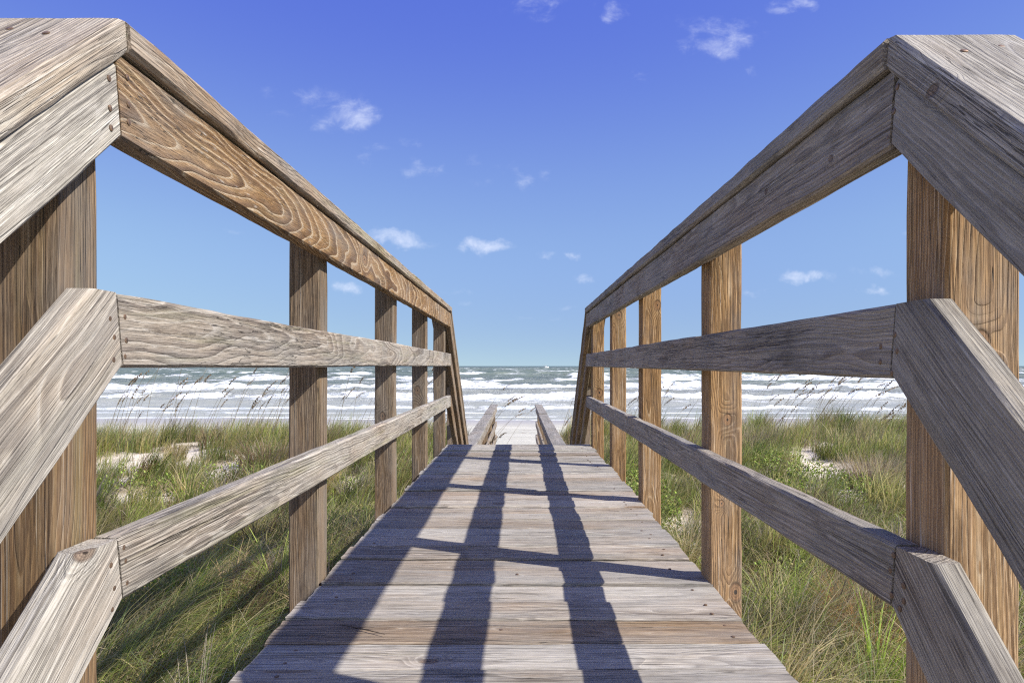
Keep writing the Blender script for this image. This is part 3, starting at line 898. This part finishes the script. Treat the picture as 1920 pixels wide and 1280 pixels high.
# clumps that stand out from the rest of the grass
def clump(name, px, py, label, names, wts, n, rad, Lr, wr, bendr, wind=.3, cat='grass clump'):
    x0, d0 = on_ground(px, py)
    ra = rng.uniform(0, 2 * math.pi, n); rr = rad * np.sqrt(rng.random(n))
    X = x0 + rr * np.cos(ra); Y = d0 + rr * np.sin(ra)
    Z = ground(X, Y) + CZ - .01
    A, Bc = pick(n, names, wts)
    az = np.arctan2(np.sin(ra), np.cos(ra) + wind)
    o = raw_mesh(name, [blades_mesh('c', np.stack([X, Y, Z], -1), rng.uniform(Lr[0], Lr[1], n), az, rng.uniform(bendr[0], bendr[1], n), rng.uniform(wr[0], wr[1], n), A, Bc, 5,
                                    curl=rng.uniform(-.4, .4, n), side=rng.uniform(0, 3, n))], GRASS)
    tag(o, label, cat)
    return o
clump('dry_grass_clump', 1665, 1240, 'rust-red dried grass clump beside the foot of the big right post', ('rust', 'rust', 'straw', 'brown'), (3, 2, .8, 1), 1500, .34, (.3, .62), (.004, .007), (.6, 2.2))
clump('dry_tussock', 1632, 915, 'wispy pinkish grey dead tussock beside the bare sand patch on the right', ('grey', 'brown', 'straw'), (3, 2, 1), 900, .34, (.3, .6), (.005, .008), (.3, 1.3))
clump('dry_tussock', 1405, 850, 'pinkish grey dead tussock just behind the amber-brown post', ('grey', 'brown', 'straw'), (3, 2, 1), 700, .4, (.3, .55), (.006, .009), (.3, 1.3))
clump('dark_tussock', 500, 878, 'dark brown tussock at the edge of the small sand patch on the left dune', ('brown', 'deep', 'grey'), (3, 1.4, 1), 900, .42, (.3, .55), (.006, .009), (.3, 1.4))
clump('dark_tussock', 330, 862, 'small brown tuft standing alone on the large bare sand patch', ('brown', 'olive', 'straw'), (2, 2, 1), 260, .16, (.2, .36), (.006, .009), (.3, 1.2))

# sea oats: single flowering stalks
def oat_mesh(seed):
    r = random.Random(seed)
    hgt = r.uniform(.9, 1.5)
    lean = r.uniform(.10, .30)
    pts, rad = [], []
    for i in range(9):
        t = i / 8
        pts.append(Vector((lean * hgt * t ** 1.9, r.uniform(-.004, .004), hgt * t * (1 - .10 * lean * t))))
        rad.append(.0040 * (1 - .5 * t))
    parts = []
    v, f = tube_mesh('s', pts, rad, 4)
    V = [np.array(v, np.float32)]
    Q = [np.array([q for q in f if len(q) == 4], int)]
    C = [np.tile(np.array([.27, .215, .12]), (len(v), 1))]
    b = len(v)
    top = pts[-1]; dirv = (pts[-1] - pts[-2]).normalized()
    ns = r.randint(24, 34)
    ln = r.uniform(.17, .27)
    for k in range(ns):                          # drooping flat spikelets
        t = k / ns
        p = top - dirv * ln * .45 + dirv * ln * t + Vector((.05 * t * t, 0, -.035 * t * t))
        an = r.uniform(0, 2 * math.pi)
        side = Vector((math.cos(an) * .5 + .45, math.sin(an) * .6, -.35 - .3 * r.random())).normalized()
        l2 = r.uniform(.03, .05) * (1 - .35 * abs(t - .45))
        wv = side.cross(Vector((r.uniform(-1, 1), r.uniform(-1, 1), r.uniform(-1, 1)))).normalized() * .0085
        q = [p, p + side * l2 * .5 + wv, p + side * l2, p + side * l2 * .5 - wv]
        V.append(np.array([x[:] for x in q], np.float32)); Q.append(np.array([[b, b + 1, b + 2, b + 3]])); b += 4
        j = r.uniform(.7, 1.2)
        C.append(np.tile(np.array([.23, .165, .09]) * j, (4, 1)))
    # long basal leaves
    nb = r.randint(2, 4)
    az = np.array([r.uniform(-1.4, 1.4) for _ in range(nb)])
    Vb, qb, Cb = blades_mesh('b', np.zeros((nb, 3)), np.array([r.uniform(.35, .7) for _ in range(nb)]), az, np.array([r.uniform(.5, 1.5) for _ in range(nb)]),
                             np.full(nb, .007), np.tile(np.array([.11, .12, .04]), (nb, 1)), np.tile(np.array([.27, .23, .10]), (nb, 1)), 4)
    V.append(Vb); Q.append(qb + b); C.append(Cb)
    o = raw_mesh('sea_oats', [(np.concatenate(V), np.concatenate(Q), np.concatenate(C))], STRAW)
    return o
protos = [oat_mesh(100 + k) for k in range(7)]
used = [False] * 7
def put_oat(x, y, lean, scale, label, group):
    k = random.randrange(7)
    if not used[k]:
        o = protos[k]; used[k] = True
    else:
        o = protos[k].copy(); COL.objects.link(o)
    o.location = (x, y, float(ground(x, y)) + CZ - .02)
    o.rotation_euler = (random.uniform(-.12, .12), lean + random.uniform(-.06, .12), random.uniform(-.5, .5))
    o.scale = (scale,) * 3
    tag(o, label, 'sea oats', group)
LBL = {'l': ('slender brown sea oat stalk with seed head on the ridge left of the boardwalk', 'sea oats on the ridge left of the boardwalk'),
       'm': ('sea oat stalk with drooping seed head beside the lower beach walkway', 'sea oats beside the lower walkway'),
       'r': ('wind-bent sea oat stalk with dark seed head on the dune ridge right of the boardwalk', 'sea oats on the ridge right of the boardwalk')}
for k in range(64):                       # left ridge
    px = random.uniform(195, 545) if k < 50 else random.uniform(612, 835)
    y = random.uniform(11.5, 16.5)
    put_oat((px - VX) * y / F, y, random.uniform(-.05, .22), random.uniform(.85, 1.25), *LBL['l'])
for k in range(66):                       # right ridge, bent further over
    px = random.uniform(1395, 1710) if k < 52 else random.uniform(1120, 1315)
    y = random.uniform(11.5, 16.0)
    put_oat((px - VX) * y / F, y, random.uniform(.10, .42), random.uniform(.85, 1.25), *LBL['r'])
for (px, y, ln) in ((866, 11.0, .3), (872, 12.4, .34), (880, 13.2, .25), (886, 11.6, .36), (893, 14.6, .30), (878, 15.2, .4), (900, 15.6, .35), (890, 16.5, .42), (905, 17.2, .4), (940, 18.5, .38),
                    (1040, 14, .0), (1052, 13, .05), (1063, 15, -.05), (1046, 15.5, .1)):
    put_oat((px - VX) * y / F, y, ln, random.uniform(.95, 1.15), *LBL['m'])
for k in range(7):
    if not used[k]:
        bpy.data.objects.remove(protos[k])

# ------------------------------------------------------------------ fishing boat on the horizon
BD = 1500.0
boat = thing('fishing_boat', 'tiny white fishing boat with raised outriggers on the horizon', 'boat', ((1022 - VX) * BD / F, BD, .1))
def boat_part(name, pieces, mat):
    me = join_mesh(name, pieces)
    me.polygons.foreach_set('use_smooth', [False] * len(me.polygons))
    o = link_mesh(name, me, [mat])
    o.parent = boat
    return o
sec = [(-7, 1.6, 1.5), (-4, 2.1, 1.4), (0, 2.3, 1.5), (4, 2.0, 1.9), (6.5, 1.0, 2.5), (8, .08, 3.0)]
hv, hf = [], []
for (x, hw, hh) in sec:
    hv += [(x, -hw, hh), (x, -hw * .75, -.6), (x, hw * .75, -.6), (x, hw, hh)]
for i in range(len(sec) - 1):
    for k in range(4):
        k2 = (k + 1) % 4
        hf.append([i * 4 + k, i * 4 + k2, (i + 1) * 4 + k2, (i + 1) * 4 + k])
hf += [[0, 1, 2, 3], [23, 22, 21, 20]]
boat_part('hull', [(hv, hf)], WHITE)
def boxp(x0, x1, y0, y1, z0, z1, tp=.0):
    v = [(x0, y0, z0), (x1, y0, z0), (x1, y1, z0), (x0, y1, z0), (x0 + tp, y0 + tp, z1), (x1 - tp, y0 + tp, z1), (x1 - tp, y1 - tp, z1), (x0 + tp, y1 - tp, z1)]
    return v, [[3, 2, 1, 0], [4, 5, 6, 7], [0, 1, 5, 4], [1, 2, 6, 5], [2, 3, 7, 6], [3, 0, 4, 7]]
boat_part('wheelhouse', [boxp(.5, 4.2, -1.4, 1.4, 1.4, 4.2, .15), boxp(.2, 4.5, -1.6, 1.6, 4.2, 4.4)], WHITE)
boat_part('mast', [tube_mesh('m', [(0, 0, 1.4), (0, 0, 10)], [.22, .14])], STEEL)
boat_part('outrigger', [tube_mesh('m', [(.2, -1.8, 2), (-6, -4, 9)], [.2, .12])], STEEL)
boat_part('outrigger', [tube_mesh('m', [(.2, 1.8, 2), (6.5, 4, 9)], [.2, .12])], STEEL)

# ------------------------------------------------------------------ light, sky and clouds
EL = math.radians(42.6)
to_sun = Vector((.92 * math.cos(EL), -.39 * math.cos(EL), math.sin(EL))).normalized()
sun = bpy.data.lights.new('sun', 'SUN')
sun.energy = 4.4
sun.angle = math.radians(.53)
sun.color = (1, .955, .885)
so = bpy.data.objects.new('sun', sun)
COL.objects.link(so)
so.rotation_euler = (-to_sun).to_track_quat('-Z', 'Y').to_euler()

wld = bpy.data.worlds.new('World')
scn.world = wld
wld.use_nodes = True
t = NT(wld.node_tree)
sky = t.n('ShaderNodeTexSky', sky_type='NISHITA', sun_disc=False, sun_elevation=EL, sun_rotation=math.atan2(to_sun.x, to_sun.y),
          air_density=1.0, dust_density=0.0, ozone_density=3.0, altitude=0)
dirw = t.n('ShaderNodeTexCoord').outputs['Generated']
dsep = t.n('ShaderNodeSeparateXYZ', {0: dirw})
lift = t.n('ShaderNodeCombineXYZ', {0: dsep.outputs[0], 1: dsep.outputs[1], 2: t.m('ADD', t.m('MULTIPLY', t.m('MAXIMUM', dsep.outputs[2], 0), .95), .10)}).outputs[0]
t.t.links.new(t.v('NORMALIZE', lift), sky.inputs[0])
srgb = t.n('ShaderNodeSeparateColor', {0: sky.outputs[0]})
zz = dsep.outputs[2]
mid = t.m('MULTIPLY', t.ss(zz, .02, .20), t.ss(zz, .48, .22))
grg = t.m('ADD', .90, t.m('MULTIPLY', mid, .27))
skyc = t.n('ShaderNodeCombineColor', {0: t.m('MULTIPLY', t.m('MULTIPLY', srgb.outputs[0], 1.03), grg), 1: t.m('MULTIPLY', t.m('MULTIPLY', srgb.outputs[1], .98), grg),
                                      2: t.m('MULTIPLY', t.m('MULTIPLY', t.m('POWER', t.m('MULTIPLY', srgb.outputs[2], .1), .24), 7.1), t.ss(zz, -.02, .16, .88, 1.0))}).outputs[0]
dirv = t.n('ShaderNodeTexCoord').outputs['Generated']
sp = t.n('ShaderNodeSeparateXYZ', {0: dirv})
yy = t.m('MAXIMUM', sp.outputs[1], .06)
cu = t.m('DIVIDE', sp.outputs[0], yy)
cv = t.m('DIVIDE', sp.outputs[2], yy)
uv = t.n('ShaderNodeCombineXYZ', {0: cu, 1: cv, 2: 0.0}).outputs[0]
CL = [(650, 216, 69, 29, 0.74), (600, 190, 58, 33, 0.43), (545, 207, 49, 20, 0.31), (512, 176, 25, 15, 0.30), (1340, 88, 62, 29, 0.66), (1315, 50, 43, 22, 0.56), (1345, 66, 84, 44, 0.51), (1385, 78, 52, 24, 0.56), (1146, 20, 29, 24, 0.66), (1485, 14, 49, 24, 0.62),
      (1195, 142, 27, 15, 0.33), (1410, 134, 31, 18, 0.35), (1000, 8, 74, 20, 0.56), (1020, 26, 38, 15, 0.39), (742, 446, 62, 17, 0.95), (911, 456, 45, 16, 1.10), (786, 318, 49, 18, 0.58), (770, 272, 22, 15, 0.43),
      (715, 283, 36, 15, 0.33), (688, 303, 38, 13, 0.30), (880, 298, 34, 14, 0.43), (976, 340, 27, 24, 0.48), (945, 318, 34, 15, 0.33), (1020, 325, 29, 18, 0.41), (1072, 473, 18, 9, 0.90), (1030, 474, 20, 9, 0.50), (1096, 521, 22, 11, 0.62),
      (1508, 516, 58, 14, 0.95), (1645, 544, 28, 11, 0.90), (1645, 508, 56, 12, 0.50), (1410, 548, 30, 9, 0.40), (652, 542, 30, 13, 0.75), (1705, 437, 14, 12, 0.50), (440, 432, 38, 10, 0.35), (1000, 600, 60, 7, 0.38), (850, 550, 40, 7, 0.40),
      (1330, 470, 44, 10, 0.25), (905, 343, 34, 11, 0.23), (1450, 462, 26, 9, 0.28), (515, 574, 40, 7, 0.25), (860, 575, 30, 6, 0.30), (1060, 580, 30, 6, 0.30)]
wob = t.v('SUBTRACT', t.noise(uv, 16, 5, .62).outputs['Color'], (.5, .5, .5))
wuv = t.v('ADD', uv, t.scalevec(wob, .07, .05, 0))
tot = None
for (px, py, rx, ry, den) in CL:
    q = t.v('MULTIPLY', t.v('SUBTRACT', wuv, ((px - VX) / F, (VY - py) / F, 0)), (F / (rx * 1.45), F / (ry * 1.55), 0))
    mk = t.m('MULTIPLY', t.ss(t.v('LENGTH', q), 1.15, 0.0), den)
    tot = mk if tot is None else t.m('MAXIMUM', tot, mk)
fb = t.noise(t.scalevec(uv, 1, 1.5, 1), 24, 8, .62, .3).outputs[0]
cd = t.m('ADD', tot, t.m('MULTIPLY', t.m('SUBTRACT', fb, .5), 2.1))
cd = t.m('MULTIPLY', t.ss(cd, .18, 1.65), t.ss(tot, .0, .5))
cd = t.m('MULTIPLY', cd, t.ss(sp.outputs[1], .05, .2))
ccol = t.mix(1.0, (7.0, 7.4, 8.6), (1, 1, 1), 'MULTIPLY')
full = t.mix(t.m('MULTIPLY', cd, .80), skyc, ccol)
# unseen broken cloud overhead and behind the camera, added to whiten the fill light
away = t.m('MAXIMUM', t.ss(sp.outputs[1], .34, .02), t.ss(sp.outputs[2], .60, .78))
fill_noise = t.noise(t.scalevec(dirv, 1, 1, 1.7), 2.6, 7, .6, .2).outputs[0]
fill_cover = t.m('MULTIPLY', t.m('MULTIPLY', t.ss(fill_noise, .49, .62), away), t.ss(sp.outputs[2], .0, .05))
full = t.mix(t.m('MULTIPLY', fill_cover, .88), full, (7.6, 7.7, 8.2))
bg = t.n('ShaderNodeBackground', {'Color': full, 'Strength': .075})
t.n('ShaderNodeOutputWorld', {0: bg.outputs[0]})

# ------------------------------------------------------------------ camera
cam = bpy.data.cameras.new('camera')
co = bpy.data.objects.new('camera', cam)
COL.objects.link(co)
co.location = (0, 0, CZ)
co.rotation_euler = (math.radians(90), 0, 0)
cam.sensor_width = 36
cam.lens = F / 1920 * 36
cam.shift_x = -(VX - 960) / 1920
cam.shift_y = (VY - 640) / 1920
cam.clip_start = .03
cam.clip_end = 100000
scn.camera = co
vs = scn.view_settings
vs.view_transform = 'Standard'
vs.look = 'None'
vs.exposure = 0.85
vs.gamma = 1.0
scn.cycles.max_bounces = 8
scn.cycles.use_denoising = False
scn.cycles.denoising_input_passes = 'RGB_ALBEDO'
scn.cycles.denoising_prefilter = 'NONE'
scn.cycles.filter_width = 1.2
scn.cycles.use_adaptive_sampling = True
scn.cycles.adaptive_threshold = .014
